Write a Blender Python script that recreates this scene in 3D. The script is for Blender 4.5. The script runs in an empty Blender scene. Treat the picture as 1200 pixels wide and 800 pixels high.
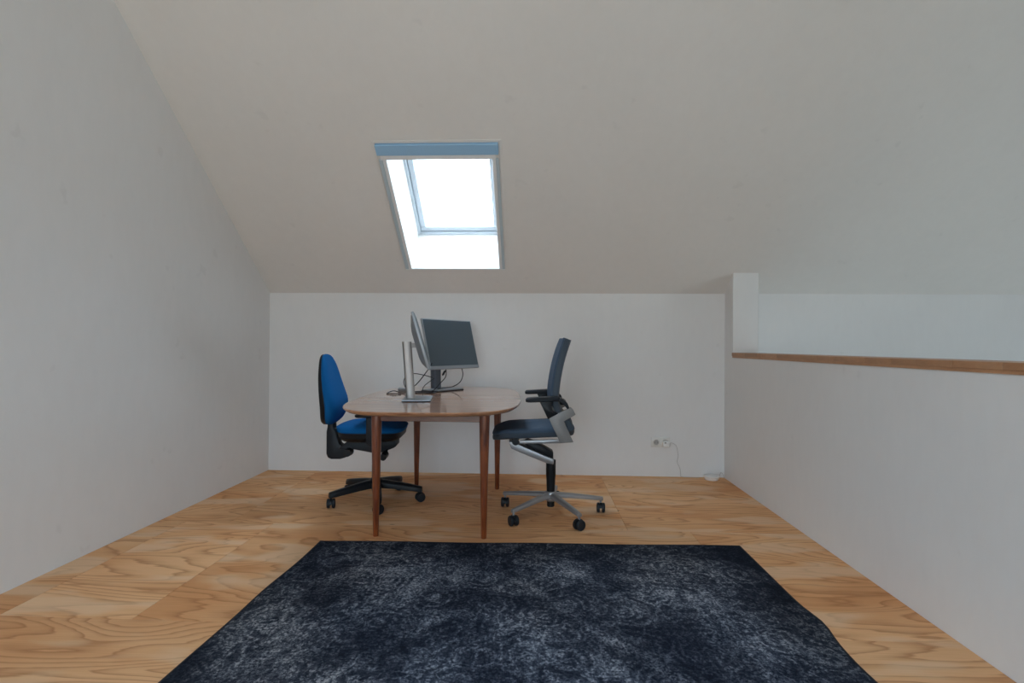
import bpy, bmesh, math, random
from mathutils import Vector, Matrix
random.seed(7)
S = bpy.context.scene
COL = S.collection
PI = math.pi

# ---------------------------------------------------------------- camera
cd = bpy.data.cameras.new('camera'); cam = bpy.data.objects.new('camera', cd); COL.objects.link(cam)
cd.sensor_width = 36.0; cd.lens = 19.2; cd.shift_y = 0.0005; cd.clip_start = 0.02
cam.matrix_world = (Matrix.Translation((0, 0, 1.07)) @ Matrix.Rotation(0.0438, 4, 'Z')
                    @ Matrix.Rotation(PI/2 + 0.0067, 4, 'X') @ Matrix.Rotation(0.0065, 4, 'Z'))
S.camera = cam

# ---------------------------------------------------------------- world, exposure
S.view_settings.view_transform = 'Standard'; S.view_settings.look = 'None'
S.view_settings.exposure = 1.2; S.view_settings.gamma = 1.0; S.view_settings.use_curve_mapping = False
S.cycles.use_denoising = True
S.cycles.max_bounces = 9; S.cycles.diffuse_bounces = 7; S.cycles.glossy_bounces = 4
S.cycles.transparent_max_bounces = 8; S.cycles.caustics_reflective = False; S.cycles.caustics_refractive = False
SKY_UP = (0.70, 0.85, 1.0, 1); SKY_DOWN = (0.34, 0.36, 0.36, 1); SKY_STRENGTH = 8.0
w = bpy.data.worlds.new('overcast_sky'); S.world = w; w.use_nodes = True
nt = w.node_tree; nt.nodes.clear()
o = nt.nodes.new('ShaderNodeOutputWorld'); bg = nt.nodes.new('ShaderNodeBackground')
tc = nt.nodes.new('ShaderNodeTexCoord'); sp = nt.nodes.new('ShaderNodeSeparateXYZ'); rp = nt.nodes.new('ShaderNodeValToRGB')
nt.links.new(tc.outputs['Generated'], sp.inputs[0]); nt.links.new(sp.outputs['Z'], rp.inputs[0])
rp.color_ramp.elements[0].position = 0.0; rp.color_ramp.elements[0].color = SKY_DOWN
rp.color_ramp.elements[1].position = 0.02; rp.color_ramp.elements[1].color = [c*.42 for c in SKY_UP[:3]] + [1]
e_ = rp.color_ramp.elements.new(1.0); e_.color = SKY_UP   # overcast sky: brighter towards the zenith
nt.links.new(rp.outputs[0], bg.inputs[0]); bg.inputs[1].default_value = SKY_STRENGTH
nt.links.new(bg.outputs[0], o.inputs[0])

def portal(name, loc, normal, sx, sy, xaxis):
    """area portal over a modelled window opening; it only guides the sampling of the sky"""
    l = bpy.data.lights.new(name, 'AREA'); l.shape = 'RECTANGLE'; l.size = sx; l.size_y = sy
    l.cycles.is_portal = True
    ob = bpy.data.objects.new(name, l); COL.objects.link(ob)
    z = -Vector(normal).normalized(); x = Vector(xaxis).normalized(); y = z.cross(x)
    m = Matrix((x, y, z)).transposed().to_4x4(); m.translation = Vector(loc); ob.matrix_world = m
    return ob

# ---------------------------------------------------------------- mesh helpers
class MB:
    def __init__(s): s.v = []; s.f = []
    def add(s, vs, fs):
        n = len(s.v); s.v += [tuple(v) for v in vs]; s.f += [tuple(n+i for i in f) for f in fs]; return s
    def box(s, x0, x1, y0, y1, z0, z1):
        vs = [(x, y, z) for x in (x0, x1) for y in (y0, y1) for z in (z0, z1)]
        return s.add(vs, [(0,1,3,2),(4,6,7,5),(0,4,5,1),(2,3,7,6),(0,2,6,4),(1,5,7,3)])
    def loft(s, rings, cap=True, closed=False):
        n = len(rings[0]); vs = [p for r in rings for p in r]; fs = []
        m = len(rings)
        for i in range(m if closed else m-1):
            a = i*n; b = ((i+1) % m)*n
            for j in range(n):
                k = (j+1) % n; fs.append((a+j, a+k, b+k, b+j))
        if cap and not closed:
            fs.append(tuple(range(n-1, -1, -1))); fs.append(tuple(range((m-1)*n, m*n)))
        return s.add(vs, fs)
    def cyl(s, p0, p1, r0, r1=None, n=20):
        return s.rod([p0, p1], [r0, r0 if r1 is None else r1], n)
    def rod(s, pts, rad, n=12):
        pts = [Vector(p) for p in pts]; rings = []
        if not isinstance(rad, (list, tuple)): rad = [rad]*len(pts)
        t = (pts[1]-pts[0]).normalized()
        up = Vector((0,0,1)) if abs(t.z) < .9 else Vector((1,0,0))
        u = t.cross(up).normalized()
        for i, p in enumerate(pts):
            t = (pts[min(i+1, len(pts)-1)] - pts[max(i-1, 0)]).normalized()
            u = (u - t*u.dot(t)).normalized(); v = t.cross(u)
            rings.append([p + (u*math.cos(2*PI*k/n) + v*math.sin(2*PI*k/n))*rad[i] for k in range(n)])
        return s.loft(rings)
    def prism(s, poly, a0, a1, axis='y'):
        def P(p, a):
            return {'y': (p[0], a, p[1]), 'x': (a, p[0], p[1]), 'z': (p[0], p[1], a)}[axis]
        return s.loft([[P(p, a0) for p in poly], [P(p, a1) for p in poly]])
    def lathe(s, prof, c=(0,0,0), n=32, ax='z'):
        rings = []
        for r, h in prof:
            ring = []
            for k in range(n):
                a = 2*PI*k/n; p = (r*math.cos(a), r*math.sin(a), h)
                if ax == 'y': p = (p[0], p[2], p[1])
                if ax == 'x': p = (p[2], p[0], p[1])
                ring.append((c[0]+p[0], c[1]+p[1], c[2]+p[2]))
            rings.append(ring)
        return s.loft(rings)
    def xf(s, m):
        s.v = [tuple(m @ Vector(v)) for v in s.v]; return s
    def build(s, name, mat, parent=None, bevel=0, seg=2, smooth=35, sub=0, loc=None, rotz=0):
        me = bpy.data.meshes.new(name); me.from_pydata(s.v, [], s.f)
        bm = bmesh.new(); bm.from_mesh(me)
        bmesh.ops.recalc_face_normals(bm, faces=bm.faces)
        if bevel:
            es = [e for e in bm.edges if len(e.link_faces) == 2 and e.calc_face_angle(0) > math.radians(28)]
            bmesh.ops.bevel(bm, geom=es, offset=bevel, segments=seg, profile=.5, affect='EDGES', clamp_overlap=True)
        bm.to_mesh(me); bm.free()
        for p in me.polygons: p.use_smooth = True
        me.set_sharp_from_angle(angle=math.radians(smooth))
        me.materials.append(mat)
        ob = bpy.data.objects.new(name, me); COL.objects.link(ob)
        if parent: ob.parent = parent
        if loc: ob.location = loc
        ob.rotation_euler.z = rotz
        if sub:
            md = ob.modifiers.new('sub', 'SUBSURF'); md.levels = sub; md.render_levels = sub
        return ob

def spline(pts, n=8):
    P = [Vector(p) for p in pts]; P = [P[0]*2-P[1]] + P + [P[-1]*2-P[-2]]; out = []
    for i in range(1, len(P)-2):
        for k in range(n):
            t = k/n; a, b, c, d = P[i-1], P[i], P[i+1], P[i+2]
            out.append(.5*((2*b) + (c-a)*t + (2*a-5*b+4*c-d)*t*t + (3*b-a-3*c+d)*t**3))
    out.append(P[-2]); return out
def rrect(cx, cy, hx, hy, n=32, e=4.0):
    out = []
    for k in range(n):
        a = 2*PI*k/n; c, s_ = math.cos(a), math.sin(a)
        out.append((cx + hx*math.copysign(abs(c)**(2/e), c), cy + hy*math.copysign(abs(s_)**(2/e), s_)))
    return out
def thing(name, label, cat, loc=(0,0,0), rotz=0, group=None):
    ob = bpy.data.objects.new(name, None); COL.objects.link(ob); ob.location = loc; ob.rotation_euler.z = rotz
    ob.empty_display_size = .1
    return tag(ob, label, cat, group)
def tag(ob, label, cat, group=None):
    ob['label'] = label; ob['category'] = cat
    if group: ob['group'] = group
    return ob
def struct(ob, label=None):
    ob['kind'] = 'structure'
    if label: ob['label'] = label
    return ob

# ---------------------------------------------------------------- materials
def mat(name, color=(.8,.8,.8), rough=.5, metal=0.0, coat=0.0, spec=.5, bump=0, bscale=200):
    m = bpy.data.materials.new(name); m.use_nodes = True; n = m.node_tree; b = n.nodes['Principled BSDF']
    b.inputs['Base Color'].default_value = (*color, 1); b.inputs['Roughness'].default_value = rough
    b.inputs['Metallic'].default_value = metal; b.inputs['Coat Weight'].default_value = coat
    b.inputs['Specular IOR Level'].default_value = spec
    t = n.nodes.new('ShaderNodeTexCoord'); ns = n.nodes.new('ShaderNodeTexNoise')
    n.links.new(t.outputs['Object'], ns.inputs['Vector']); ns.inputs['Scale'].default_value = bscale; ns.inputs['Detail'].default_value = 3
    mx = n.nodes.new('ShaderNodeMix'); mx.data_type = 'RGBA'
    mx.inputs[6].default_value = (*[c*.94 for c in color], 1); mx.inputs[7].default_value = (*[min(1, c*1.06) for c in color], 1)
    n.links.new(ns.outputs['Fac'], mx.inputs[0]); n.links.new(mx.outputs[2], b.inputs['Base Color'])
    if bump:
        bp = n.nodes.new('ShaderNodeBump'); bp.inputs['Strength'].default_value = bump; bp.inputs['Distance'].default_value = .002
        n.links.new(ns.outputs['Fac'], bp.inputs['Height']); n.links.new(bp.outputs[0], b.inputs['Normal'])
    return m
class NG:
    def __init__(s, m): s.t = m.node_tree; s.b = s.t.nodes['Principled BSDF']
    def n(s, ty, **kw):
        nd = s.t.nodes.new(ty)
        for k, v in kw.items():
            if k in ('ins',):
                for kk, vv in v.items(): nd.inputs[kk].default_value = vv
            else: setattr(nd, k, v)
        return nd
    def l(s, a, b): s.t.links.new(a, b)
    def math(s, op, a, b=0.0, c=None):
        nd = s.t.nodes.new('ShaderNodeMath'); nd.operation = op
        for i, v in enumerate((a, b, c)):
            if v is None: continue
            if isinstance(v, (int, float)): nd.inputs[i].default_value = v
            else: s.l(v, nd.inputs[i])
        return nd.outputs[0]
    def noise(s, vec, scale, detail=3, rough=.5, dist=0):
        nd = s.n('ShaderNodeTexNoise'); s.l(vec, nd.inputs['Vector'])
        nd.inputs['Scale'].default_value = scale; nd.inputs['Detail'].default_value = detail
        nd.inputs['Roughness'].default_value = rough; nd.inputs['Distortion'].default_value = dist
        return nd.outputs['Fac']
    def map(s, vec, scale=(1,1,1), loc=(0,0,0)):
        nd = s.n('ShaderNodeMapping'); s.l(vec, nd.inputs[0]); nd.inputs['Scale'].default_value = scale; nd.inputs['Location'].default_value = loc
        return nd.outputs[0]
    def ramp(s, fac, stops, interp='LINEAR'):
        nd = s.n('ShaderNodeValToRGB'); s.l(fac, nd.inputs[0]); cr = nd.color_ramp; cr.interpolation = interp
        while len(cr.elements) < len(stops): cr.elements.new(.5)
        for e, (p, c) in zip(cr.elements, stops):
            e.position = p; e.color = (*c, 1) if not isinstance(c, (int, float)) else (c, c, c, 1)
        return nd.outputs[0]
    def mix(s, fac, a, b, mode='MIX'):
        nd = s.n('ShaderNodeMix', data_type='RGBA', blend_type=mode)
        for i, v in ((0, fac), (6, a), (7, b)):
            if isinstance(v, (int, float)): nd.inputs[i].default_value = v
            elif isinstance(v, tuple): nd.inputs[i].default_value = (*v, 1)
            else: s.l(v, nd.inputs[i])
        return nd.outputs[2]
    def bump(s, h, strength=.3, dist=.002):
        nd = s.n('ShaderNodeBump'); s.l(h, nd.inputs['Height']); nd.inputs['Strength'].default_value = strength; nd.inputs['Distance'].default_value = dist
        s.l(nd.outputs[0], s.b.inputs['Normal'])

def plaster(name, a, b):
    m = mat(name, a, .75, spec=.3); g = NG(m)
    geo = g.n('ShaderNodeNewGeometry').outputs['Position']
    big = g.noise(geo, 1.3, 4, .6); brush = g.noise(g.map(geo, (6, 6, 2.2)), 3, 4, .6); fine = g.noise(geo, 160, 3)
    spots = g.noise(geo, 9, 2, .5)
    f = g.math('ADD', g.math('MULTIPLY', big, .6), g.math('MULTIPLY', brush, .4))
    c = g.mix(g.ramp(f, [(.35, 0), (.65, 1)]), a, b)
    scuff = g.ramp(spots, [(.24, 1), (.30, 0)])
    c = g.mix(g.math('MULTIPLY', scuff, .12), c, (.45, .44, .43))
    g.l(c, g.b.inputs['Base Color'])
    g.bump(g.math('ADD', fine, g.math('MULTIPLY', brush, 1.5)), .18, .002)
    return m
M_WALL = plaster('wall_plaster', (.745, .74, .735), (.775, .77, .765))
M_CEIL = plaster('ceiling_paint', (.735, .715, .69), (.765, .745, .72))
M_TRIM = mat('white_trim_paint', (.80, .82, .83), .35)
M_FRAME = mat('pale_grey_window_frame', (.52, .57, .62), .4)
M_RAIL = mat('blue_grey_anodised_rail', (.50, .60, .66), .4, .1)
M_CASS = mat('blue_screen_cassette', (.31, .53, .76), .45)
M_WHITEP = mat('white_plastic', (.82, .82, .80), .35)
M_SOCK = mat('socket_white', (.72, .70, .66), .4)
M_SOCKIN = mat('socket_inner_grey', (.42, .40, .38), .5)
M_DARKH = mat('socket_hole_dark', (.09, .085, .08), .6)

def plywood():
    m = mat('pine_plywood', (.55, .35, .2), .5, spec=.12); g = NG(m)
    tcn = g.n('ShaderNodeTexCoord').outputs['Object']
    rnd = g.n('ShaderNodeObjectInfo').outputs['Random']
    off = g.n('ShaderNodeCombineXYZ'); g.l(g.math('MULTIPLY', rnd, 37.0), off.inputs[0]); g.l(g.math('MULTIPLY', rnd, 61.0), off.inputs[1])
    add = g.n('ShaderNodeVectorMath', operation='ADD'); g.l(tcn, add.inputs[0]); g.l(off.outputs[0], add.inputs[1]); P = add.outputs[0]
    field = g.noise(g.map(P, (.55, 2.3, 1)), 1.25, 2, .42, .35)
    wig = g.noise(g.map(P, (2.0, 16, 1)), 2.0, 3, .55)
    h = g.math('ADD', g.math('MULTIPLY', field, 21.0), g.math('MULTIPLY', wig, .7))
    fr = g.math('FRACT', h)
    lines = g.ramp(fr, [(0, 0.0), (.45, .06), (.74, .38), (.90, 1.0), (1.0, .0)])
    streak = g.noise(g.map(P, (1.5, 60, 1)), 3, 4, .6)
    blotch = g.noise(g.map(P, (.9, 2.6, 1)), .9, 3, .5)
    light = g.mix(g.ramp(blotch, [(.36, 0), (.64, 1)]), (.68, .335, .15), (.80, .48, .26))
    c = g.mix(g.math('MULTIPLY', lines, .60), light, (.33, .115, .035))
    c = g.mix(g.math('MULTIPLY', g.ramp(streak, [(.35, 0), (.7, 1)]), .22), c, (.44, .22, .085))
    pale = g.noise(g.map(P, (1.2, 3.2, 1), (5, 9, 0)), 1.3, 2, .5)
    c = g.mix(g.math('MULTIPLY', g.ramp(pale, [(.53, 0), (.60, 1)]), .55), c, (.76, .55, .37))
    vo = g.n('ShaderNodeTexVoronoi'); g.l(g.map(P, (1.0, 2.2, 1)), vo.inputs['Vector']); vo.inputs['Scale'].default_value = 1.7
    knot = g.ramp(vo.outputs['Distance'], [(.022, 1), (.045, 0)])
    c = g.mix(g.math('MULTIPLY', knot, .85), c, (.07, .035, .02))
    tint = g.mix(rnd, (.93, .92, .90), (1.05, 1.03, 1.0)); c = g.mix(1.0, c, tint, 'MULTIPLY')
    g.l(c, g.b.inputs['Base Color'])
    g.l(g.ramp(streak, [(.3, .5), (.7, .65)]), g.b.inputs['Roughness'])
    g.bump(g.math('ADD', g.math('MULTIPLY', streak, .7), g.math('MULTIPLY', lines, -.5)), .25, .001)
    return m
M_PLY = plywood()
M_PALE = mat('pale_lower_floor', (.62, .60, .56), .6)
M_SUB = mat('dark_subfloor', (.10, .07, .05), .8)

def wood(name, dark, light, coat, rough, sc=(2.2, 26, 26), rings=7):
    m = mat(name, light, rough, coat=coat); g = NG(m); g.b.inputs['Coat Roughness'].default_value = .025
    P = g.n('ShaderNodeTexCoord').outputs['Object']
    a = g.noise(g.map(P, sc), 1.6, 5, .6, .3); b_ = g.noise(g.map(P, (sc[0]*2.5, sc[1]*5, sc[2]*5)), 2, 3, .5)
    fr = g.math('FRACT', g.math('MULTIPLY', a, rings))
    f = g.math('ADD', g.math('MULTIPLY', g.ramp(fr, [(0, 0), (.8, .8), (1, .1)]), .5), g.math('MULTIPLY', b_, .5))
    c = g.mix(g.ramp(f, [(.2, 1), (.8, 0)]), dark, light)
    g.l(c, g.b.inputs['Base Color']); g.bump(b_, .08, .001)
    return m
M_TABLE = wood('varnished_teak_top', (.26, .100, .045), (.47, .235, .125), 1.0, .3, (1.0, 9, 9), 4)
M_LEG = wood('dark_red_brown_leg', (.075, .013, .005), (.235, .060, .018), .35, .3, (14, 14, 1.2), 4)
M_APRON = wood('brown_table_apron', (.080, .021, .010), (.16, .048, .022), .4, .3)
M_CAP = wood('oak_cap', (.34, .165, .075), (.50, .27, .14), .15, .45, (9, 3.0, 9), 3)
M_BLUE = mat('bright_blue_wool', (.003, .10, .30), .9, spec=.15, bump=.35, bscale=420)
M_NAVY = mat('slate_blue_mesh_fabric', (.060, .090, .135), .8, spec=.25, bump=.3, bscale=500)
M_SLATE = mat('dark_slate_edge', (.032, .050, .072), .6)
M_BLACK = mat('black_plastic', (.007, .0085, .011), .42, spec=.25)
M_CHAR = mat('charcoal_plastic', (.013, .016, .021), .48, spec=.25)
M_ALU = mat('brushed_aluminium', (.36, .36, .37), .46, .8)
M_GREYM = mat('grey_cast_bracket', (.21, .203, .198), .5, .3)
M_SILV = mat('silver_monitor_plastic', (.30, .325, .35), .4, .35)
M_GREYP = mat('grey_monitor_back', (.17, .19, .205), .45)
M_COLM = mat('warm_silver_stand', (.42, .395, .38), .45, .4)
M_STEEL = mat('dark_blue_grey_stand', (.11, .125, .15), .45, .3)
M_CABLE = mat('black_cable_rubber', (.010, .013, .020), .5)
M_SCREEN = mat('matt_dark_screen', (.042, .068, .088), .34, spec=.8)

def rugmat():
    m = mat('distressed_navy_rug', (.03, .04, .06), .95, spec=.08); g = NG(m)
    P = g.n('ShaderNodeTexCoord').outputs['Object']
    warp = g.n('ShaderNodeTexNoise'); g.l(P, warp.inputs['Vector']); warp.inputs['Scale'].default_value = 5; warp.inputs['Detail'].default_value = 4
    va = g.n('ShaderNodeVectorMath', operation='MULTIPLY_ADD'); g.l(warp.outputs['Color'], va.inputs[0]); va.inputs[1].default_value = (.11, .11, 0); g.l(P, va.inputs[2]); W = va.outputs[0]
    sep = g.n('ShaderNodeSeparateXYZ'); g.l(W, sep.inputs[0]); X, Y = sep.outputs[0], sep.outputs[1]
    # traditional layout: oval medallion rings, lozenge field, border bands, all worn
    r = g.math('SQRT', g.math('ADD', g.math('POWER', g.math('ABSOLUTE', X), 2.0), g.math('POWER', g.math('MULTIPLY', g.math('ABSOLUTE', Y), .62), 2.0)))
    rings = g.math('ABSOLUTE', g.math('SINE', g.math('MULTIPLY', r, 21.0)))
    loz = g.math('ADD', g.math('ABSOLUTE', X), g.math('MULTIPLY', g.math('ABSOLUTE', Y), .75))
    lozl = g.ramp(g.math('ABSOLUTE', g.math('SUBTRACT', loz, .98)), [(0, 1), (.018, .9), (.05, 0)])
    lozl2 = g.ramp(g.math('ABSOLUTE', g.math('SUBTRACT', loz, 1.32)), [(0, 1), (.02, .8), (.05, 0)])
    bx = g.math('SUBTRACT', 1.12, g.math('ABSOLUTE', X)); by = g.math('SUBTRACT', 1.66, g.math('ABSOLUTE', Y)); bd = g.math('MINIMUM', bx, by)
    band = g.ramp(g.math('ABSOLUTE', g.math('SUBTRACT', bd, .30)), [(0, 1), (.02, .8), (.045, 0)])
    vo = g.n('ShaderNodeTexVoronoi', feature='DISTANCE_TO_EDGE'); g.l(W, vo.inputs['Vector']); vo.inputs['Scale'].default_value = 9
    scroll = g.ramp(vo.outputs['Distance'], [(0, 1), (.022, .8), (.055, 0)])
    vo2 = g.n('ShaderNodeTexVoronoi', feature='F1'); g.l(W, vo2.inputs['Vector']); vo2.inputs['Scale'].default_value = 6
    petals = g.ramp(g.math('ABSOLUTE', g.math('SINE', g.math('MULTIPLY', vo2.outputs['Distance'], 16.0))), [(.6, 0), (.95, 1)])
    orn = g.math('MAXIMUM', g.math('MULTIPLY', g.ramp(rings, [(.86, 0), (1, 1)]), .35), g.math('MAXIMUM', lozl, g.math('MULTIPLY', g.math('MAXIMUM', lozl2, band), .6)))
    orn = g.math('MAXIMUM', orn, g.math('MULTIPLY', g.math('MAXIMUM', scroll, petals), .62))
    wear = g.noise(P, 2.1, 5, .62); grit = g.noise(P, 85, 5, .8); scratch = g.noise(g.map(P, (1, .5, 1)), 30, 5, .75, 2.2); weave = g.noise(g.map(P, (1, 3.2, 1)), 150, 2, .6)
    mid = g.noise(P, 11, 5, .7)
    wearc = g.ramp(wear, [(.40, .03), (.60, 1)])
    ornw = g.math('MULTIPLY', g.math('MULTIPLY', orn, g.ramp(grit, [(.40, .10), (.54, 1)])), g.math('ADD', g.math('MULTIPLY', wearc, .75), .18))
    base = g.math('ADD', g.math('MULTIPLY', g.math('MULTIPLY', g.ramp(mid, [(.30, 0), (.68, 1)]), wearc), .55), g.math('MULTIPLY', ornw, 1.0))
    tex = g.math('ADD', g.math('MULTIPLY', grit, .55), g.math('MULTIPLY', scratch, .45))
    v = g.math('MULTIPLY', g.math('ADD', base, .15), g.ramp(tex, [(.36, .16), (.50, .75), (.64, 1.75)]))
    v = g.math('MULTIPLY', v, g.ramp(weave, [(.3, .75), (.7, 1.2)]))
    c = g.ramp(v, [(0, (.0045, .006, .012)), (.12, (.010, .014, .026)), (.35, (.045, .057, .086)), (.75, (.16, .188, .24)), (1, (.30, .33, .39))])
    hue = g.noise(P, .8, 2, .5)
    c = g.mix(g.math('MULTIPLY', g.ramp(hue, [(.45, 0), (.62, 1)]), .55), c, g.mix(1.0, c, (1.15, .98, .80), 'MULTIPLY'))
    edge = g.ramp(bd, [(.0, 1), (.10, .55), (.2, 0)])
    c = g.mix(g.math('MULTIPLY', edge, .55), c, (.006, .008, .014))
    g.l(c, g.b.inputs['Base Color'])
    g.bump(g.math('ADD', tex, g.math('MULTIPLY', weave, .5)), .5, .004)
    return m
M_RUG = rugmat()
M_BIND = mat('black_rug_binding', (.008, .009, .014), .9, bump=.4, bscale=300)

def glassmat():
    m = bpy.data.materials.new('thin_window_glass'); m.use_nodes = True; t = m.node_tree; t.nodes.clear()
    o_ = t.nodes.new('ShaderNodeOutputMaterial'); mx = t.nodes.new('ShaderNodeMixShader'); tr = t.nodes.new('ShaderNodeBsdfTransparent')
    gl = t.nodes.new('ShaderNodeBsdfGlossy'); lw = t.nodes.new('ShaderNodeLayerWeight'); pw = t.nodes.new('ShaderNodeMath'); pw.operation = 'POWER'; pw.inputs[1].default_value = 5.0; fr = t.nodes.new('ShaderNodeMath'); fr.operation = 'MULTIPLY_ADD'; fr.inputs[1].default_value = .9; fr.inputs[2].default_value = .04; lw.inputs['Blend'].default_value = .5; gl.inputs['Roughness'].default_value = .02
    tr.inputs[0].default_value = (.95, .97, .97, 1)
    t.links.new(lw.outputs['Facing'], pw.inputs[0]); t.links.new(pw.outputs[0], fr.inputs[0])
    t.links.new(fr.outputs[0], mx.inputs[0]); t.links.new(tr.outputs[0], mx.inputs[1]); t.links.new(gl.outputs[0], mx.inputs[2]); t.links.new(mx.outputs[0], o_.inputs[0])
    return m
M_GLASS = glassmat()

# ---------------------------------------------------------------- room numbers
XL, XR, YB = -2.268, 1.549, 4.56         # left wall, parapet face, back wall
KNEE, PITCH = 1.507, .798                # knee-wall height, roof slope
YF = -2.0; KREAR = 2.4; YRIDGE = (KNEE-KREAR+PITCH*(YB+YF))/(2*PITCH); XE = 7.6 # rear wall, ridge, far gable
ZLOW = -2.65
CA = math.atan(PITCH); ROOF_T = .42
def roofz(y): return KNEE + PITCH*(YB-y)
def roofz_rear(y): return KREAR + PITCH*(y-YF)

def slab(name, xs, ys, hole_cells, zfun, nvec, m):
    """sloping ceiling of thickness ROOF_T with window openings; reveals are square to the slope"""
    mb = MB(); n = Vector(nvec)*ROOF_T
    idx = {}
    def vid(i, j, top):
        k = (i, j, top)
        if k not in idx:
            p = Vector((xs[i], ys[j], zfun(ys[j])))
            if top: p = p+n
            idx[k] = len(mb.v); mb.v.append(tuple(p))
        return idx[k]
    solid = {(i, j) for i in range(len(xs)-1) for j in range(len(ys)-1)} - set(hole_cells)
    for (i, j) in solid:
        mb.f.append((vid(i,j,0), vid(i+1,j,0), vid(i+1,j+1,0), vid(i,j+1,0)))
        mb.f.append((vid(i,j,1), vid(i,j+1,1), vid(i+1,j+1,1), vid(i+1,j,1)))
        for (di, dj, a, b) in ((-1,0,(i,j),(i,j+1)), (1,0,(i+1,j),(i+1,j+1)), (0,-1,(i,j),(i+1,j)), (0,1,(i,j+1),(i+1,j+1))):
            if (i+di, j+dj) not in solid:
                mb.f.append((vid(*a,0), vid(*b,0), vid(*b,1), vid(*a,1)))
    return mb.build(name, m, smooth=20)

# openings (x0, x1, y0, y1)
SK = (-1.0, -.29, 3.53, 4.336)
NF = (0, math.sin(CA), math.cos(CA)); NR = (0, -math.sin(CA), math.cos(CA))
struct(slab('ceiling', [XL-.2, SK[0], SK[1], XE+.2], [YRIDGE, SK[2], SK[3], YB+.35], [(1,1)], roofz, NF, M_CEIL))
RS = [(-.2, .6)]; RY = (-1.25, -.45)  # opening of an unseen rear roof window, added for fill daylight
xs = [XL-.2]
for a, b in RS: xs += [a, b]
xs.append(XE+.2)
struct(slab('ceiling_rear', xs, [YF-.35, RY[0], RY[1], YRIDGE], [(1,1)], roofz_rear, NR, M_CEIL))

# walls
gable = [(YF-.2, ZLOW), (YB+.2, ZLOW), (YB+.2, KNEE), (YB, KNEE+.05), (YRIDGE, roofz(YRIDGE)+.05), (YF, KREAR+.05), (YF-.2, KREAR)]
struct(MB().prism(gable, XL-.2, XL, 'x').build('wall_left', M_WALL))
# far gable beyond the stairwell, with a tall daylight window low in the stairwell
GY = (1.0, 2.6); GZ = [(-2.1, -.2), (1.25, 2.2)]
mb = MB()
mb.prism([(YF-.2, ZLOW), (GY[0], ZLOW), (GY[0], roofz(GY[0])+.05), (YRIDGE, roofz(YRIDGE)+.05), (YF, KREAR+.05), (YF-.2, KREAR)], XE, XE+.2, 'x')
mb.prism([(GY[1], ZLOW), (YB+.2, ZLOW), (YB+.2, KNEE), (YB, KNEE+.05), (GY[1], roofz(GY[1])+.05)], XE, XE+.2, 'x')
mb.box(XE, XE+.2, GY[0], GY[1], ZLOW, GZ[0][0]); mb.box(XE, XE+.2, GY[0], GY[1], GZ[0][1], GZ[1][0])
mb.prism([(GY[0], GZ[1][1]), (GY[1], GZ[1][1]), (GY[1], roofz(GY[1])+.05), (GY[0], roofz(GY[0])+.05)], XE, XE+.2, 'x')
struct(mb.build('wall_far_right', M_WALL))
struct(MB().box(XL, XE, YB, YB+.2, ZLOW, KNEE+.02).build('wall_back', M_WALL))
WR = [(-1.75, .55)]; WRZ = (.2, 1.95)  # unseen opening behind the camera, added and sized for fill daylight
mb = MB(); mb.box(XL, XE, YF-.2, YF, ZLOW, WRZ[0]); mb.box(XL, XE, YF-.2, YF, WRZ[1], KREAR+.02)
for a, b in ((XL, WR[0][0]), (WR[0][1], XE)): mb.box(a, b, YF-.2, YF, WRZ[0], WRZ[1])
struct(mb.build('wall_front', M_WALL))
PY = 4.375
struct(MB().prism([(YF, -.25), (PY, -.25), (YB, -.25), (YB, KNEE+.01), (PY, roofz(PY)+.01), (PY, .987), (YF, .987)], XR, XR+.2, 'x').build('wall_right', M_WALL, bevel=.004, seg=1))

# floor: subfloor slab, and each plywood sheet its own piece
fl = struct(MB().box(XL, XR, YF, YB, -.25, -.018).build('floor', M_SUB))
rows = [(3.21, YB, [-1.83, .54]), (2.06, 3.21, [-2.10, -1.56, .90]), (.86, 2.06, [-.70]), (-.34, .86, [-1.6, .8]), (-1.54, -.34, [-.5]), (YF, -1.54, [-1.5, .9])]
for y0, y1, js in rows:
    e = [XL] + js + [XR]
    for a, b in zip(e[:-1], e[1:]):
        g_ = .0009
        s_ = MB().box(-(b-a)/2+g_, (b-a)/2-g_, -(y1-y0)/2+g_, (y1-y0)/2-g_, -.018, 0).build('plywood_sheet', M_PLY, fl, bevel=.0008, seg=1, loc=((a+b)/2, (y0+y1)/2, 0))
struct(MB().box(XL-.2, XE+.2, YF-.2, YB+.2, ZLOW-.2, ZLOW).build('floor_lower', M_PALE))
struct(MB().box(XR, XR+.2, YF, YB, ZLOW, -.26).build('wall_stair', M_WALL))

# oak cap on the parapet, glued up from staves
cap = struct(MB().box(XR-.004, XR+.206, YF, PY-.002, .987, 1.0).build('trim_1', M_CAP))
y = PY-.002; i = 0
while y > YF+.01:
    L = random.choice([.16, .22, .27, .31, .19]); y2 = max(YF, y-L)
    sb = MB().box(-.108, .112, -(y-y2)/2+.0004, (y-y2)/2-.0004, 0, .026).build('stave', M_CAP, cap, bevel=.0012, seg=1, loc=(XR+.1, (y+y2)/2, 1.0))
    y = y2
# the stave grain differs from piece to piece
g = NG(M_CAP); rnd = g.n('ShaderNodeObjectInfo').outputs['Random']
src = g.b.inputs['Base Color'].links[0].from_socket
g.l(g.mix(1.0, src, g.mix(rnd, (.82, .76, .70), (1.08, 1.04, 1.0)), 'MULTIPLY'), g.b.inputs['Base Color'])

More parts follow.
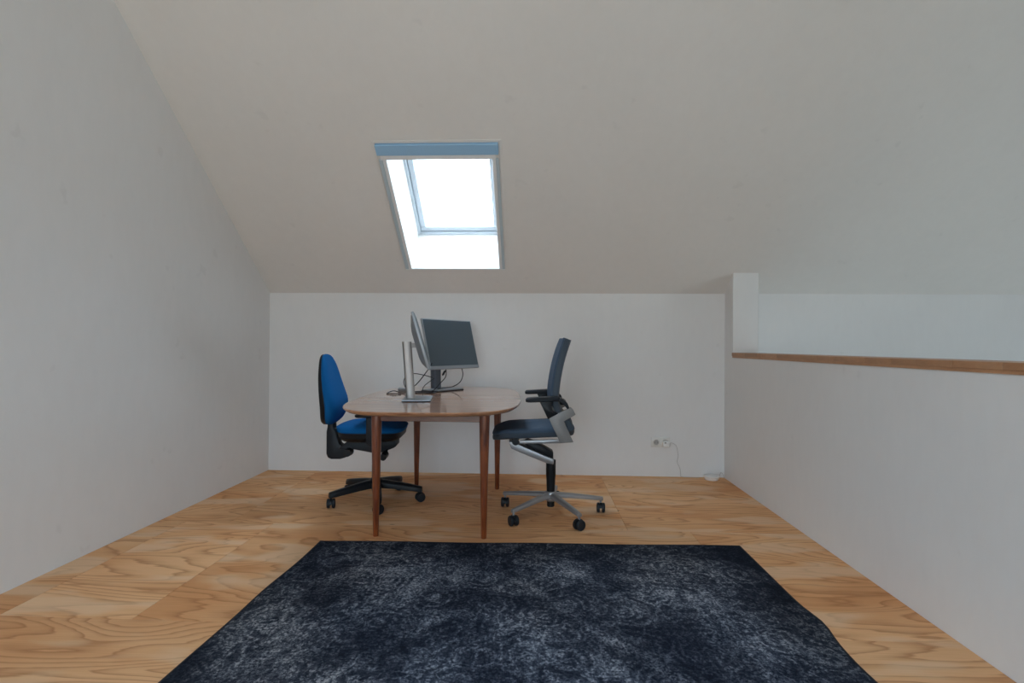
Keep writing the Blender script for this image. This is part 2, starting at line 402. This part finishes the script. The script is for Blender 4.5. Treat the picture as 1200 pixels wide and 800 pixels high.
# ---------------------------------------------------------------- windows
def slope_frame(x0, x1, y0, y1, zf, nv, d):
    """matrix of a plane parallel to the slope at depth d: local x = room x, y = up the slope away from y0, z = outward normal"""
    p0 = Vector((x0, y0, zf(y0))); p1 = Vector((x0, y1, zf(y1))); Yv = (p1-p0).normalized(); X = Vector((1,0,0)); Z = Vector(nv)
    m = Matrix((X, Yv, Z)).transposed().to_4x4(); m.translation = p0 + Z*d
    return m, (p1-p0).length
def roof_window(name, x0, x1, y0, y1, zf, nv, d0):
    m, L = slope_frame(x0, x1, y0, y1, zf, nv, d0); W = x1-x0
    root = bpy.data.objects.new(name, None); COL.objects.link(root); root['kind'] = 'structure'
    def ring(a, b, z0, z1):
        mb = MB()
        mb.box(a, W-a, a, b, z0, z1); mb.box(a, W-a, L-b, L-a, z0, z1)
        mb.box(a, b, b, L-b, z0, z1); mb.box(W-b, W-a, b, L-b, z0, z1); return mb.xf(m)
    ring(-.03, .022, -.012, .09).build('window_frame', M_FRAME, root, bevel=.002, seg=1)
    ring(.026, .068, .006, .085).build('sash', M_FRAME, root, bevel=.004, seg=1)
    MB().box(.06, W-.06, .06, L-.06, .05, .056).xf(m).build('pane', M_GLASS, root)
    return root, m, W, L
roof_window('window_1', *SK, roofz, NF, ROOF_T)
for k, (a, b) in enumerate(RS): roof_window('window_%d' % (k+2), a, b, RY[0], RY[1], roofz_rear, NR, ROOF_T)  # rear roof window is an addition out of view, for fill light
# gable windows
for k, (z0, z1) in enumerate(GZ):
    root = bpy.data.objects.new('window_%d' % (k+6), None); COL.objects.link(root); root['kind'] = 'structure'
    mb = MB(); a = .06; y0, y1 = GY
    mb.box(XE+.08, XE+.15, y0, y1, z0, z0+a); mb.box(XE+.08, XE+.15, y0, y1, z1-a, z1)
    mb.box(XE+.08, XE+.15, y0, y0+a, z0+a, z1-a); mb.box(XE+.08, XE+.15, y1-a, y1, z0+a, z1-a)
    mb.build('window_frame', M_FRAME, root, bevel=.003, seg=1)
    MB().box(XE+.11, XE+.116, y0+.05, y1-.05, z0+.05, z1-.05).build('pane', M_GLASS, root)
    portal('daylight_portal', (XE+.19, (y0+y1)/2, (z0+z1)/2), (-1,0,0), y1-y0, z1-z0, (0,1,0))
for k, (u, v) in enumerate(WR):  # added rear-wall window, out of view, brightens the room
    root = bpy.data.objects.new('window_%d' % (k+8), None); COL.objects.link(root); root['kind'] = 'structure'
    mb = MB(); a = .06; z0, z1 = WRZ; y0, y1 = YF-.15, YF-.08
    mb.box(u, v, y0, y1, z0, z0+a); mb.box(u, v, y0, y1, z1-a, z1); mb.box(u, u+a, y0, y1, z0+a, z1-a); mb.box(v-a, v, y0, y1, z0+a, z1-a)
    mb.build('window_frame', M_FRAME, root, bevel=.003, seg=1)
    MB().box(u+.05, v-.05, YF-.118, YF-.112, z0+.05, z1-.05).build('pane', M_GLASS, root)
    portal('daylight_portal', ((u+v)/2, YF-.19, (z0+z1)/2), (0,1,0), v-u, z1-z0, (1,0,0))
# sampling portals at the openings
def slope_portal(x0, x1, y0, y1, zf, nv):
    p = Vector(((x0+x1)/2, (y0+y1)/2, zf((y0+y1)/2))) + Vector(nv)*(ROOF_T+.12)
    portal('daylight_portal', p, [-c for c in nv], x1-x0, (y1-y0)/math.cos(CA), (1,0,0))
slope_portal(*SK, roofz, NF)
for a, b in RS: slope_portal(a, b, RY[0], RY[1], roofz_rear, NR)

# roller screen round the skylight opening: cassette, side rails, pull bar, bottom bead
m4, L4 = slope_frame(SK[0], SK[1], SK[3], SK[2], roofz, NF, 0); W4 = SK[1]-SK[0]
scr = thing('roller_screen', 'pale blue-grey roller screen cassette and side rails framing the skylight opening', 'roller screen', m4.translation)
def scr_part(mb, name, m_, label=None, bev=.002):
    mb.xf(Matrix.Translation(-m4.translation) @ m4); ob = mb.build(name, m_, scr, bevel=bev, seg=1)
    if label: ob['label'] = label
    return ob
scr_part(MB().box(-.050, W4+.040, L4-.012, L4+.066, -.022, .03), 'cassette', M_CASS, 'blue-grey cassette along the top edge', .004)
scr_part(MB().box(-.030, W4+.022, L4-.046, L4-.013, -.016, .012), 'pull_bar', M_TRIM)
scr_part(MB().box(-.046, -.022, 0, L4-.047, -.012, .0), 'side_rail', M_RAIL)
scr_part(MB().box(-.0215, .004, 0, L4-.047, -.008, .0), 'side_rail_lip', M_TRIM)
scr_part(MB().box(W4+.020, W4+.040, 0, L4-.047, -.012, .0), 'side_rail', M_RAIL)
scr_part(MB().box(W4-.004, W4+.0195, 0, L4-.047, -.008, .0), 'side_rail_lip', M_TRIM)
scr_part(MB().box(-.046, W4+.040, -.014, -.001, -.006, .0), 'bottom_bead', M_TRIM)
tb = MB(); 
tb.box(-.072, -.052, -.014, L4+.088, -.005, 0); tb.box(W4+.046, W4+.064, -.014, L4+.088, -.005, 0); tb.box(-.052, W4+.046, L4+.070, L4+.088, -.005, 0)
struct(tb.xf(m4).build('trim_2', M_CEIL, bevel=.0015, seg=1))

# ---------------------------------------------------------------- rug
rug = thing('rug', 'large dark navy distressed oriental-pattern rug lying on the plywood floor', 'rug', (0, 0, 0))
def rug_edge(n=60):
    pts = []; x0, x1, y0, y1 = -1.165, 1.105, -.45, 2.935
    def rx(y): return x1 - .008 + 0.020*math.exp(-((y-2.13)/.10)**2) - .010*math.exp(-((y-1.85)/.15)**2)
    def lx(y): return x0 - .012*math.exp(-((y-2.35)/.2)**2) + .010*math.sin(y*3.0)
    for k in range(n): pts.append((x0+(x1-x0)*k/n, y0))
    for k in range(n): y = y0+(y1-y0)*k/n; pts.append((rx(y), y + .045*k/n))
    for k in range(n):
        t = k/n; pts.append((x1-.008+(x0-x1)*t, y1+.045-.065*t + .004*math.sin(t*17)))
    for k in range(n): y = y1-(y1-y0)*k/n; pts.append((lx(y), y-.02*(1-k/n)))
    return pts
RE = rug_edge()
cx, cy = -.03, 1.24
inner = [(cx+(x-cx)*.993, cy+(y-cy)*.996) for x, y in RE]
N = len(RE); ctr = (cx, cy)
OX, OY = -.03, 1.24      # pattern centre
mb = MB()
rings = [[(x-OX, y-OY, .0005) for x, y in inner], [(x-OX, y-OY, .009) for x, y in inner]]
for s_ in (.8, .6, .4, .2): rings.append([((x-cx)*s_+cx-OX, (y-cy)*s_+cy-OY, .009) for x, y in inner])
mb.loft(rings)
mb.build('pile', M_RUG, rug, loc=(OX, OY, 0))
out = [(x, y) for x, y in RE]
mb = MB().loft([[(x, y, .0005) for x, y in out], [(x, y, .0095) for x, y in out], [(x, y, .0108) for x, y in inner], [(x, y, .0006) for x, y in inner]], closed=True)
mb.build('edge_binding', M_BIND, rug)['label'] = 'black stitched edge binding'

# ---------------------------------------------------------------- table
TC = (-.612, 3.55)
tab = thing('dining_table', 'varnished reddish-brown wooden table with rounded top and tapered legs', 'table', (TC[0], TC[1], 0))
TZ = .735
def outline(ins=0.0):
    e = rrect(0, 0, .512-ins, .865-ins, 96, 3.5); a = math.radians(2.8); c, s_ = math.cos(a), math.sin(a)
    return [(x*c - y*s_, x*s_ + y*c) for x, y in e]
def clip(poly, yj, keep_low):
    out = []
    n = len(poly)
    for i in range(n):
        p, q = poly[i], poly[(i+1) % n]
        ip = (p[1] <= yj) if keep_low else (p[1] >= yj); iq = (q[1] <= yj) if keep_low else (q[1] >= yj)
        if ip: out.append(p)
        if ip != iq:
            t = (yj-p[1])/(q[1]-p[1]); out.append((p[0]+(q[0]-p[0])*t, yj))
    return out
for low in (True, False):
    yj = -.15 - (.003 if low else -.003)
    o0 = clip(outline(), yj, low); k = len(o0)
    def inset(poly, d):
        c0 = outline(); return clip([(x*(1-d/.49), y*(1-d/.86)) for x, y in c0], yj, low)
    ringz = [(.0, .002), (.001, .0), (.0, -.0)]
    mb = MB()
    A = inset(o0, .016); B = inset(o0, .002); C = inset(o0, 0); D = inset(o0, .003)
    n_ = min(map(len, (A, B, C, D)))
    if len({len(A), len(B), len(C), len(D)}) == 1:
        mb.loft([[(x, y, TZ-.022) for x, y in A], [(x, y, TZ-.011) for x, y in B], [(x, y, TZ-.004) for x, y in C], [(x, y, TZ) for x, y in D]])
    else:
        mb.prism(C, TZ-.020, TZ, 'z')
    mb.build('tabletop_half', M_TABLE, tab, smooth=40)
LX0, LX1, LY0, LY1 = -.89-TC[0], -.283-TC[0], 3.03-TC[1], 4.075-TC[1]
for (lx, ly) in ((LX0, LY0), (LX1, LY0), (LX0, LY1), (LX1, LY1)):
    MB().lathe([(.0135, 0), (.0155, .004), (.019, .2), (.0245, .45), (.028, .60), (.029, .66), (.0285, TZ-.0225)], (lx, ly, 0), 20).build('leg', M_LEG, tab)
az0, az1 = .644, TZ-.0225
MB().box(LX0+.02, LX1-.02, LY0-.011, LY0+.011, az0, az1).build('apron', M_APRON, tab, bevel=.002, seg=1)
MB().box(LX0+.02, LX1-.02, LY1-.011, LY1+.011, az0, az1).build('apron', M_APRON, tab, bevel=.002, seg=1)
MB().box(LX0-.011, LX0+.011, LY0+.02, LY1-.02, az0, az1).build('apron', M_APRON, tab, bevel=.002, seg=1)
MB().box(LX1-.011, LX1+.011, LY0+.02, LY1-.02, az0, az1).build('apron', M_APRON, tab, bevel=.002, seg=1)

# ---------------------------------------------------------------- office chairs
def caster(parent, x, y, ang, stemmat):
    """twin-wheel caster hanging under an arm end; its wheels are sub-parts"""
    r = .031; c, s_ = math.cos(ang), math.sin(ang)
    R_ = Matrix.Translation((x, y, 0)) @ Matrix.Rotation(ang, 4, 'Z')
    mb = MB(); ring = []
    hood = [((r+.003)*math.cos(a), r+(r+.003)*math.sin(a)) for a in [math.radians(d) for d in range(-5, 176, 15)]]
    hood += [((r-.004)*math.cos(a), r+(r-.004)*math.sin(a)) for a in [math.radians(d) for d in range(175, -6, -15)]]
    mb.prism(hood, -.006, .006, 'y'); mb.cyl((0, -.026, r), (0, .026, r), .006, n=10)
    mb.xf(R_); cs = mb.build('caster', M_BLACK, parent)
    MB().cyl((x, y, .052), (x, y, .078), .0075, n=12).build('stem', stemmat, cs)
    for sgn in (-1, 1):
        wb = MB().lathe([(.010, 0), (r-.003, 0), (r, .004), (r, .014), (r-.004, .019), (.012, .021)], n=24, ax='y')
        wb.v = [(a, sgn*(b+.007), z) for a, b, z in wb.v]
        wb.v = [(a, b, z+r) for a, b, z in wb.v]; wb.xf(R_); wb.build('wheel', M_CHAR, cs)
def arm_star(mb, ang, R, z0, z1, w0, w1, h0, h1, r0=.0):
    pts = 7; rings = []
    for i in range(pts):
        t = i/(pts-1); x = r0+(R-r0)*t; zc = z0+(z1-z0)*(t**1.25); wd = w0+(w1-w0)*t; h = h0+(h1-h0)*t
        if i == pts-1: wd *= .8
        ring = [(x, -wd/2, zc-h), (x, -wd/2, zc-h*.35), (x, -wd*.28, zc), (x, wd*.28, zc), (x, wd/2, zc-h*.35), (x, wd/2, zc-h)]
        rings.append(ring)
    b = MB().loft(rings).xf(Matrix.Rotation(ang, 4, 'Z')); mb.add(b.v, b.f)
def pad_loft(sections):
    """sections: list of (offset point list); lofted cushions"""
    return MB().loft(sections)

# blue chair -------------------------------------------------------
bc = thing('office_chair', 'bright blue upholstered office chair with black five-star base, left of the table', 'office chair', (-1.09, 3.71, 0), math.radians(5))
R = .305; ph = math.radians(-4)
for k in range(5):
    a = ph + 2*PI*k/5
    mb = MB(); arm_star(mb, a, R+.012, .150, .102, .066, .046, .054, .036, .02); mb.build('base_arm', M_BLACK, bc, bevel=.002, seg=1)
    caster(bc, R*math.cos(a), R*math.sin(a), a+[.5, 1.9, -.4, 1.2, 2.2][k], M_BLACK)
MB().lathe([(.030, .085), (.040, .09), (.043, .14), (.036, .155), (.031, .16)]).build('hub', M_BLACK, bc)
MB().lathe([(.029, .155), (.029, .25), (.0245, .252), (.0245, .33), (.030, .335), (.034, .35)]).build('gas_lift', M_CHAR, bc)
mb = MB().prism([(-.215, .392), (-.235, .370), (-.17, .362), (-.13, .365), (-.06, .352), (.0, .34), (.05, .345), (.13, .375), (.145, .385), (.145, .428), (-.17, .428)], -.075, .075)
mb.build('mechanism', M_CHAR, bc, bevel=.004)
mb = MB(); mb.cyl((-.165, -.135, .352), (-.165, -.06, .352), .024, .028, 14); mb.cyl((-.165, -.06, .352), (-.165, .05, .358), .010, n=10); mb.build('tilt_knob', M_BLACK, bc)
mb = MB(); mb.cyl((.085, -.21, .338), (.085, -.13, .345), .021, .024, 14); mb.cyl((.085, -.14, .345), (.085, .0, .38), .008, n=10); mb.build('height_lever', M_BLACK, bc)
# seat shell and cushion
def seat_ring(cx, hx, hy, z, e=3.6, n=40, droop=0.0, rise=0.0):
    return [(x, y, z - droop*max(0, (x-cx)/hx)**3 + rise*max(0, -(x-cx)/hx)**2) for x, y in rrect(cx, 0, hx, hy, n, e)]
sx = -.020
MB().loft([seat_ring(sx-.01, .17, .17, .430), seat_ring(sx, .190, .205, .438), seat_ring(sx, .210, .232, .462, droop=.004), seat_ring(sx, .215, .237, .496, droop=.006)]).build('seat_shell', M_BLACK, bc)
MB().loft([seat_ring(sx, .210, .232, .494, droop=.006), seat_ring(sx, .219, .240, .499, droop=.006), seat_ring(sx, .220, .241, .508, droop=.008), seat_ring(sx, .226, .231, .527, droop=.012), seat_ring(sx, .186, .205, .540, droop=.014), seat_ring(sx, .14, .14, .546, droop=.008), seat_ring(sx, .06, .06, .546)]).build('seat', M_BLUE, bc, smooth=60)
# backrest: superellipse outline, lumbar bulge
xb = -.340
def back_surf(z, y):
    t = (z-.53)/.47
    return .030*math.exp(-((z-.66)/.13)**2)
def back_layer(xo, hy, hz, e=3.2, n=44, f=1.0, zc=.767):
    out = []
    for y, z in rrect(0, zc, hy, hz, n, e):
        t = (z-.53)/.47; lean = -.022*t + .030*(t-.4)**2*0
        w_ = 1 - .30*max(0, t-.40)/.60
        out.append((xo + (xb-xo)*.45*max(0, t-.35)/.65 + lean + f*back_surf(z, y) + .05*(y*y)/.05*.35, y*w_, z))
    return out
xb = -.340
MB().loft([back_layer(xb-.012, .165, .20, f=.4), back_layer(xb-.010, .195, .228, f=.5), back_layer(xb, .205, .236, f=.6), back_layer(xb+.016, .205, .236, f=.7)]).build('back_shell', M_BLACK, bc, smooth=50)
MB().loft([back_layer(xb+.015, .203, .234, f=.7), back_layer(xb+.026, .210, .238, f=.75), back_layer(xb+.046, .206, .234, f=.85), back_layer(xb+.064, .188, .215, f=1), back_layer(xb+.074, .15, .175, f=1.2), back_layer(xb+.078, .09, .11, f=1.5), back_layer(xb+.079, .03, .04, f=1.8)]).build('backrest', M_BLUE, bc, smooth=70)
mb = MB().prism([(-.318, .60), (-.322, .51), (-.328, .48), (-.328, .33), (-.318, .305), (-.295, .294), (-.235, .294), (-.195, .306), (-.16, .345), (-.205, .375), (-.240, .395), (-.256, .44), (-.266, .48), (-.280, .51), (-.285, .60)], -.042, .042)
mb.build('back_bracket', M_CHAR, bc, bevel=.007)
for sg in (-1, 1):
    mb = MB().prism([(-.012, .435), (.060, .435), (.060, .608), (-.012, .608)], sg*.262-.012, sg*.262+.012)
    mb.box(.0, .05, min(sg*.08, sg*.262), max(sg*.08, sg*.262), .418, .4295)
    up = mb.build('armrest_upright', M_CHAR, bc, bevel=.003)
    MB().loft([[(x, y+sg*.262, z) for x, y in rrect(.035, 0, hx, hy, 28, 4)] for hx, hy, z in ((.110, .034, .606), (.118, .040, .612), (.118, .040, .622), (.108, .034, .628))]).build('armrest_pad', M_BLACK, bc)

# slate chair ------------------------------------------------------
gc = thing('office_chair', 'slate-blue mesh swivel chair with aluminium star base, right of the table', 'office chair', (.10, 3.49, 0), math.radians(1.5))
R = .33; ph = math.radians(9)
for k in range(5):
    a = ph + 2*PI*k/5
    mb = MB(); arm_star(mb, a, R+.012, .140, .100, .050, .030, .030, .022, .02); mb.build('base_arm', M_ALU, gc, bevel=.002, seg=1)
    caster(gc, R*math.cos(a), R*math.sin(a), a+[1.3, .2, 2.0, 1.2, 1.7][k], M_ALU)
MB().lathe([(.026, .085), (.036, .095), (.040, .125), (.037, .142), (.031, .148)]).build('hub', M_ALU, gc)
MB().lathe([(.020, .050), (.024, .055), (.024, .09)]).build('lift_foot', M_BLACK, gc)
MB().lathe([(.026, .145), (.028, .22), (.031, .25), (.031, .345)]).build('gas_lift', M_BLACK, gc)
MB().prism([(-.150, .475), (-.178, .458), (-.15, .438), (-.05, .392), (.004, .362), (.012, .362), (.012, .402), (-.03, .425), (-.10, .462)], -.05, .05).build('mechanism', M_BLACK, gc, bevel=.004)
MB().prism([(-.268, .468), (-.252, .425), (-.20, .402), (-.03, .335), (.014, .328), (.016, .362), (.0, .366), (-.18, .440), (-.24, .468)], -.060, .060).build('tilt_plate', M_ALU, gc, bevel=.004)
MB().cyl((-.225, -.12, .478), (-.225, .12, .478), .022, n=18).build('pivot', M_BLACK, gc)
for sg in (-1, 1):
    MB().prism([(-.20, .480), (.045, .486), (.075, .500), (.075, .515), (.04, .507), (-.20, .501)], sg*.19-.012, sg*.19+.012).build('swing_arm', M_ALU, gc, bevel=.003)
# seat
def sring(x0, x1, hy, z, e=4.2, n=40):
    cxx = (x0+x1)/2; hx = (x1-x0)/2; out = []
    for x, y in rrect(cxx, 0, hx, hy, n, e):
        t = (x-cxx)/hx; out.append((x, y, z + .010*t + (-.016*max(0, -t-.70)/.30) + .006*(y/hy)**2))
    return out
MB().loft([sring(-.355, .12, .20, .512), sring(-.368, .135, .226, .516), sring(-.370, .140, .232, .530), sring(-.368, .140, .232, .545)]).build('seat_pan', M_SLATE, gc, smooth=50)
MB().loft([sring(-.366, .138, .230, .544), sring(-.371, .142, .234, .551), sring(-.366, .138, .229, .564), sring(-.34, .115, .205, .571), sring(-.2, .0, .09, .571)]).build('seat', M_NAVY, gc, smooth=60)
# back: curved mesh panel with a darker rim
prof = [(.118, 1.108), (.094, 1.04), (.074, .97), (.059, .90), (.048, .83), (.043, .77), (.046, .72), (.060, .68), (.090, .645), (.118, .615), (.125, .585), (.112, .560), (.08, .545)]
prof = spline([(p[0], 0, p[1]) for p in prof], 3)
def back_shell(th0, th1, grow=0.0, n0=0, n1=None):
    rings = []; pts = prof[n0:n1]
    m_ = len(pts)
    for i, p in enumerate(pts):
        t = (pts[min(i+1, m_-1)] - pts[max(i-1, 0)]).normalized(); nx = Vector((-t.z, 0, t.x))  # towards +x? fixed below
        if nx.x > 0: nx = -nx
        k = i/(len(prof)-1) + n0/(len(prof)-1)
        hw = .205 + .022*math.sin(min(1, k*1.6)*PI/2) - (.030*max(0, .07-k)/.07) + grow
        cyl_ = lambda y: -.0*y
        ring = []
        for q in range(9):
            y = -hw + 2*hw*q/8; cv = -.018*(abs(y)/hw)**2.2      # wraps forward at the sides
            b = p + nx*(th0) + Vector((cv, 0, 0)); ring.append((b.x, y, b.z))
        for q in range(8, -1, -1):
            y = -hw + 2*hw*q/8; cv = -.018*(abs(y)/hw)**2.2
            b = p + nx*(th1) + Vector((cv, 0, 0)); ring.append((b.x, y, b.z))
        rings.append(ring)
    return MB().loft(rings)
back_shell(-.004, .030).build('back_shell', M_SLATE, gc, bevel=.003)
back_shell(.029, .042, -.006, 0, 19).build('backrest', M_NAVY, gc, bevel=.004)
MB().box(.052, .075, -.10, .10, .705, .735).build('lumbar_clip', M_BLACK, gc, bevel=.004)
for sg in (-1, 1):
    y0, y1 = sg*.268-.011, sg*.268+.011
    MB().prism([(-.030, .645), (.098, .712), (.112, .700), (.128, .668), (.060, .628), (.116, .506), (.040, .500)], y0, y1).build('side_bracket', M_GREYM, gc, bevel=.003)['label'] = 'grey cast angle bracket'
    MB().prism([(-.100, .742), (.010, .748), (.040, .742), (.062, .722), (.082, .695), (.092, .705), (.080, .735), (.055, .757), (.0, .764), (-.10, .758)], y0, y1).build('arm_loop', M_CHAR, gc, bevel=.003)
    MB().prism([(-.085, .745), (-.002, .748), (-.012, .72), (-.006, .69), (.028, .672), (.02, .655), (-.034, .640), (-.062, .700)], y0+.001, y1-.001).build('arm_upright', M_BLACK, gc, bevel=.003)
    MB().loft([[(x, y+sg*.272, z + .006*(x+.06)/.1) for x, y in rrect(-.065, 0, hx, hy, 28, 4.5)] for hx, hy, z in ((.088, .034, .744), (.100, .041, .748), (.102, .042, .762), (.094, .036, .770))]).build('armrest_pad', M_CHAR, gc)

# ---------------------------------------------------------------- monitors
def monitor(label, ctr, facing, tilt, colbase, baseang, col_lean, basec, Wm=.54, Hm=.345, MC=None):
    """ctr: middle of the screen front; facing: heading of the screen normal (deg); tilt back (deg)"""
    root = thing('monitor', label, 'monitor', (basec[0], basec[1], TZ), 0, None)
    inv = Matrix.Translation((-basec[0], -basec[1], -TZ))
    # local: x = along the width, y = out of the front (towards viewer), z = up
    Rm = inv @ Matrix.Translation(ctr) @ Matrix.Rotation(math.radians(facing)-PI/2, 4, 'Z') @ Matrix.Rotation(math.radians(tilt), 4, 'X')
    hs = MB().box(-Wm/2, Wm/2, -.016, 0, -Hm/2, Hm/2).xf(Rm).build('housing', M_SILV, root, bevel=.003)
    # back cover: tapering hump
    def rr(hx, hz, y, zc=0): return [(x*Wm/.54, y, z*Hm/.345) for x, z in rrect(0, zc, hx, hz, 32, 7)]
    MB().loft([rr(.262, .166, -.0162), rr(.258, .163, -.021), rr(.20, .118, -.040, -.012), rr(.16, .085, -.046, -.012)]).xf(Rm).build('back_cover', M_GREYP, root, smooth=25)
    MB().box(-Wm/2+.008, Wm/2-.008, .0001, .0016, -Hm/2+.024, Hm/2-.008).xf(Rm).build('screen', M_SCREEN, root)
    MB().box(-Wm/2+.002, Wm/2-.002, .0001, .0024, -Hm/2+.001, -Hm/2+.0225).xf(Rm).build('lower_bezel', M_SILV, root, bevel=.0008, seg=1)
    # stand
    Bm = inv @ Matrix.Translation((basec[0], basec[1], TZ)) @ Matrix.Rotation(math.radians(baseang)-PI/2, 4, 'Z')
    MB().box(-.14, .14, -.085, .085, .0, .004).xf(Bm).build('base_foot', M_BLACK, root, bevel=.001, seg=1)
    MB().box(-.14, .14, -.085, .085, .0041, .0125).xf(Bm).build('base_plate', M_SILV, root, bevel=.002, seg=1)
    cb = Vector(colbase)
    f = Vector((math.cos(math.radians(facing)), math.sin(math.radians(facing)), 0))
    ctop = cb + Vector((0, 0, .355)) - f*col_lean; sd = Vector((-f.y, f.x, 0))
    def sec(p, a, b): return [tuple(p + f*x + sd*y) for x, y in rrect(0, 0, a, b, 20, 5)]
    MB().loft([sec(cb+Vector((0,0,.0126)), .026, .034), sec(ctop, .026, .032)]).xf(inv).build('column', MC or M_COLM, root, smooth=50)
    MB().loft([sec(cb+Vector((0,0,.0126))-f*.0275, .0012, .030), sec(ctop-f*.0275, .0012, .028)]).xf(inv).build('column_back_channel', M_GREYP, root)
    # bracket from the column to the panel
    c = Vector(ctr); top = ctop - Vector((0, 0, .022)); hub = Rm.inverted() 
    b = MB(); back = (Matrix.Translation(ctr) @ Matrix.Rotation(math.radians(facing)-PI/2, 4, 'Z') @ Matrix.Rotation(math.radians(tilt), 4, 'X')) @ Vector((0, -.046, .0))
    ax = back - top
    p0 = top + f*.02; p1 = Vector((back.x, back.y, top.z))
    b.loft([[tuple(p + sd*y + Vector((0,0,z))) for y, z in ((-.02,-.014),(.02,-.014),(.02,.014),(-.02,.014))] for p in (p0, p1 + f*.02)])
    b.xf(inv).build('neck', M_COLM, root, bevel=.002, seg=1)
    return root
MON1 = monitor('silver-grey monitor seen edge-on on its stand, nearer of the two on the table', (-.697, 3.335, 1.096), 11.0, 16.5, (-.762, 3.315, TZ), 8, .026, (-.722, 3.325))
MON2 = monitor('monitor with dark screen turned to the camera, behind the edge-on one', (-.620, 4.0, 1.080), -33.0, 14.5, (-.745, 4.070, TZ), -33, .012, (-.690, 4.037), .53, .372, M_STEEL)

# cables between the monitors, each a thing of its own
def cable(root, label, pts, r=.0034):
    P = spline(pts, 7); o0 = root.location
    ob = MB().rod([p-o0 for p in P], r, 8).build('cable', M_CABLE, root); ob['label'] = label; return ob
zt = TZ+.0055
cable(MON2, 'black cable hanging in a wide loop from the right end of the far screen', [(-.585, 4.13, .93), (-.562, 4.14, .89), (-.555, 4.14, .84), (-.575, 4.12, .79), (-.63, 4.10, .757), (-.70, 3.99, .752), (-.74, 3.90, zt), (-.80, 3.87, zt), (-.85, 3.85, zt)])
VC = cable(MON2, 'black cable with a thick ferrite plug beside the far monitor column', [(-.69, 3.97, .95), (-.663, 3.95, .925), (-.648, 3.93, .885), (-.65, 3.91, .84), (-.69, 3.88, .79), (-.72, 3.84, .753), (-.76, 3.80, zt), (-.82, 3.82, zt), (-.87, 3.83, zt)])
fe = MB().rod([(0,0,0), (.006, 0, .008), (.018, 0, .030), (.024, 0, .038)], [.003, .008, .008, .003], 10).build('ferrite', M_CABLE)
fe.parent = VC; fe.location = Vector((-.678, 3.94, .850)) - MON2.location
cable(MON1, 'black cable rising from the tabletop to the underside of the nearer screen', [(-.655, 3.42, .955), (-.69, 3.50, .92), (-.74, 3.60, .872), (-.80, 3.66, .81), (-.86, 3.70, .765), (-.91, 3.72, zt), (-.98, 3.74, .753), (-1.015, 3.71, zt), (-1.0, 3.67, zt), (-.91, 3.66, zt)])
cable(MON2, 'thin black cable arching in a loop behind the nearer monitor column', [(-.745, 3.93, .835), (-.80, 3.90, .853), (-.86, 3.84, .868), (-.90, 3.80, .858), (-.925, 3.80, .82), (-.915, 3.80, .775), (-.88, 3.78, zt), (-.80, 3.74, zt), (-.74, 3.74, zt), (-.70, 3.76, zt)], .0030)
cable(MON2, 'thin dark cable curling up against the far monitor column', [(-.735, 3.94, .83), (-.775, 3.92, .80), (-.805, 3.90, .77), (-.80, 3.86, zt), (-.755, 3.82, zt), (-.69, 3.80, zt)], .0028)
pb = MB().loft([[(x, y, z) for x, y in rrect(0, 0, hx, hy, 24, 5)] for hx, hy, z in ((.040, .022, 0), (.043, .024, .005), (.043, .024, .020), (.038, .020, .025))]).build('power_adapter', M_GREYP, loc=(-.955, 3.93, TZ+.0005), rotz=.25)
tag(pb, 'small grey power brick lying on the table behind the nearer column', 'adapter')

# ---------------------------------------------------------------- socket, plug, puck
so = thing('wall_socket', 'white double wall socket low on the back wall by the right corner', 'socket', (1.03, YB, .282))
def zr(z0): return z0
plate = MB().box(-.077, .077, -.010, -.0005, -.040, .040).build('cover_plate', M_SOCK, so, bevel=.003)
for sx_ in (-.036, .036):
    MB().lathe([(.030, -.0105), (.030, -.0135), (.026, -.0145), (.0225, -.0135), (.0215, -.0105)], (sx_, 0, 0), 28, 'y').build('socket_ring', M_SOCK, so)
    if sx_ < 0:
        ins = MB().lathe([(.0205, -.0104), (.0205, -.0112), (.001, -.0112)], (sx_, 0, 0), 24, 'y').build('socket_face', M_SOCKIN, so)
        for q in (-.0095, .0095):
            MB().lathe([(.003, -.0113), (.003, -.0118), (.0005, -.0118)], (sx_+q, 0, 0), 12, 'y').build('pin_hole', M_DARKH, ins)
pl = thing('charger_plug', 'white plug-in charger in the right half of the wall socket, thin cable hanging', 'charger', (1.066, YB-.0145, .282))
MB().box(-.026, .030, -.045, -.0005, -.030, .018).build('plug_body', M_WHITEP, pl, bevel=.008)
MB().box(-.016, .0, -.0462, -.0448, .001, .008).build('plug_port', M_DARKH, pl)
P = spline([(.028, -.03, 0), (.05, -.025, .002), (.085, -.012, -.02), (.10, .0, -.06), (.108, .006, -.11), (.10, .006, -.16), (.122, .004, -.21), (.128, .004, -.26), (.135, .0, -.278), (.20, -.005, -.2795), (.27, -.02, -.2795)], 6)
MB().rod(P, .0017, 8).build('plug_cable', M_SOCKIN, pl)
pk = thing('wireless_puck', 'small round white device on the floor in the back right corner', 'router', (1.42, 4.475, 0))
MB().lathe([(.048, .0008), (.052, .003), (.061, .028), (.062, .033), (.058, .035), (.0, .036)], n=40).build('puck_body', M_WHITEP, pk)
P = spline([(.06, .01, .018), (.078, .04, .03), (.095, .06, .045), (.112, .062, .03), (.118, .05, .003)], 6)
MB().rod(P, .0017, 8).build('puck_cable', M_SOCKIN, pk)
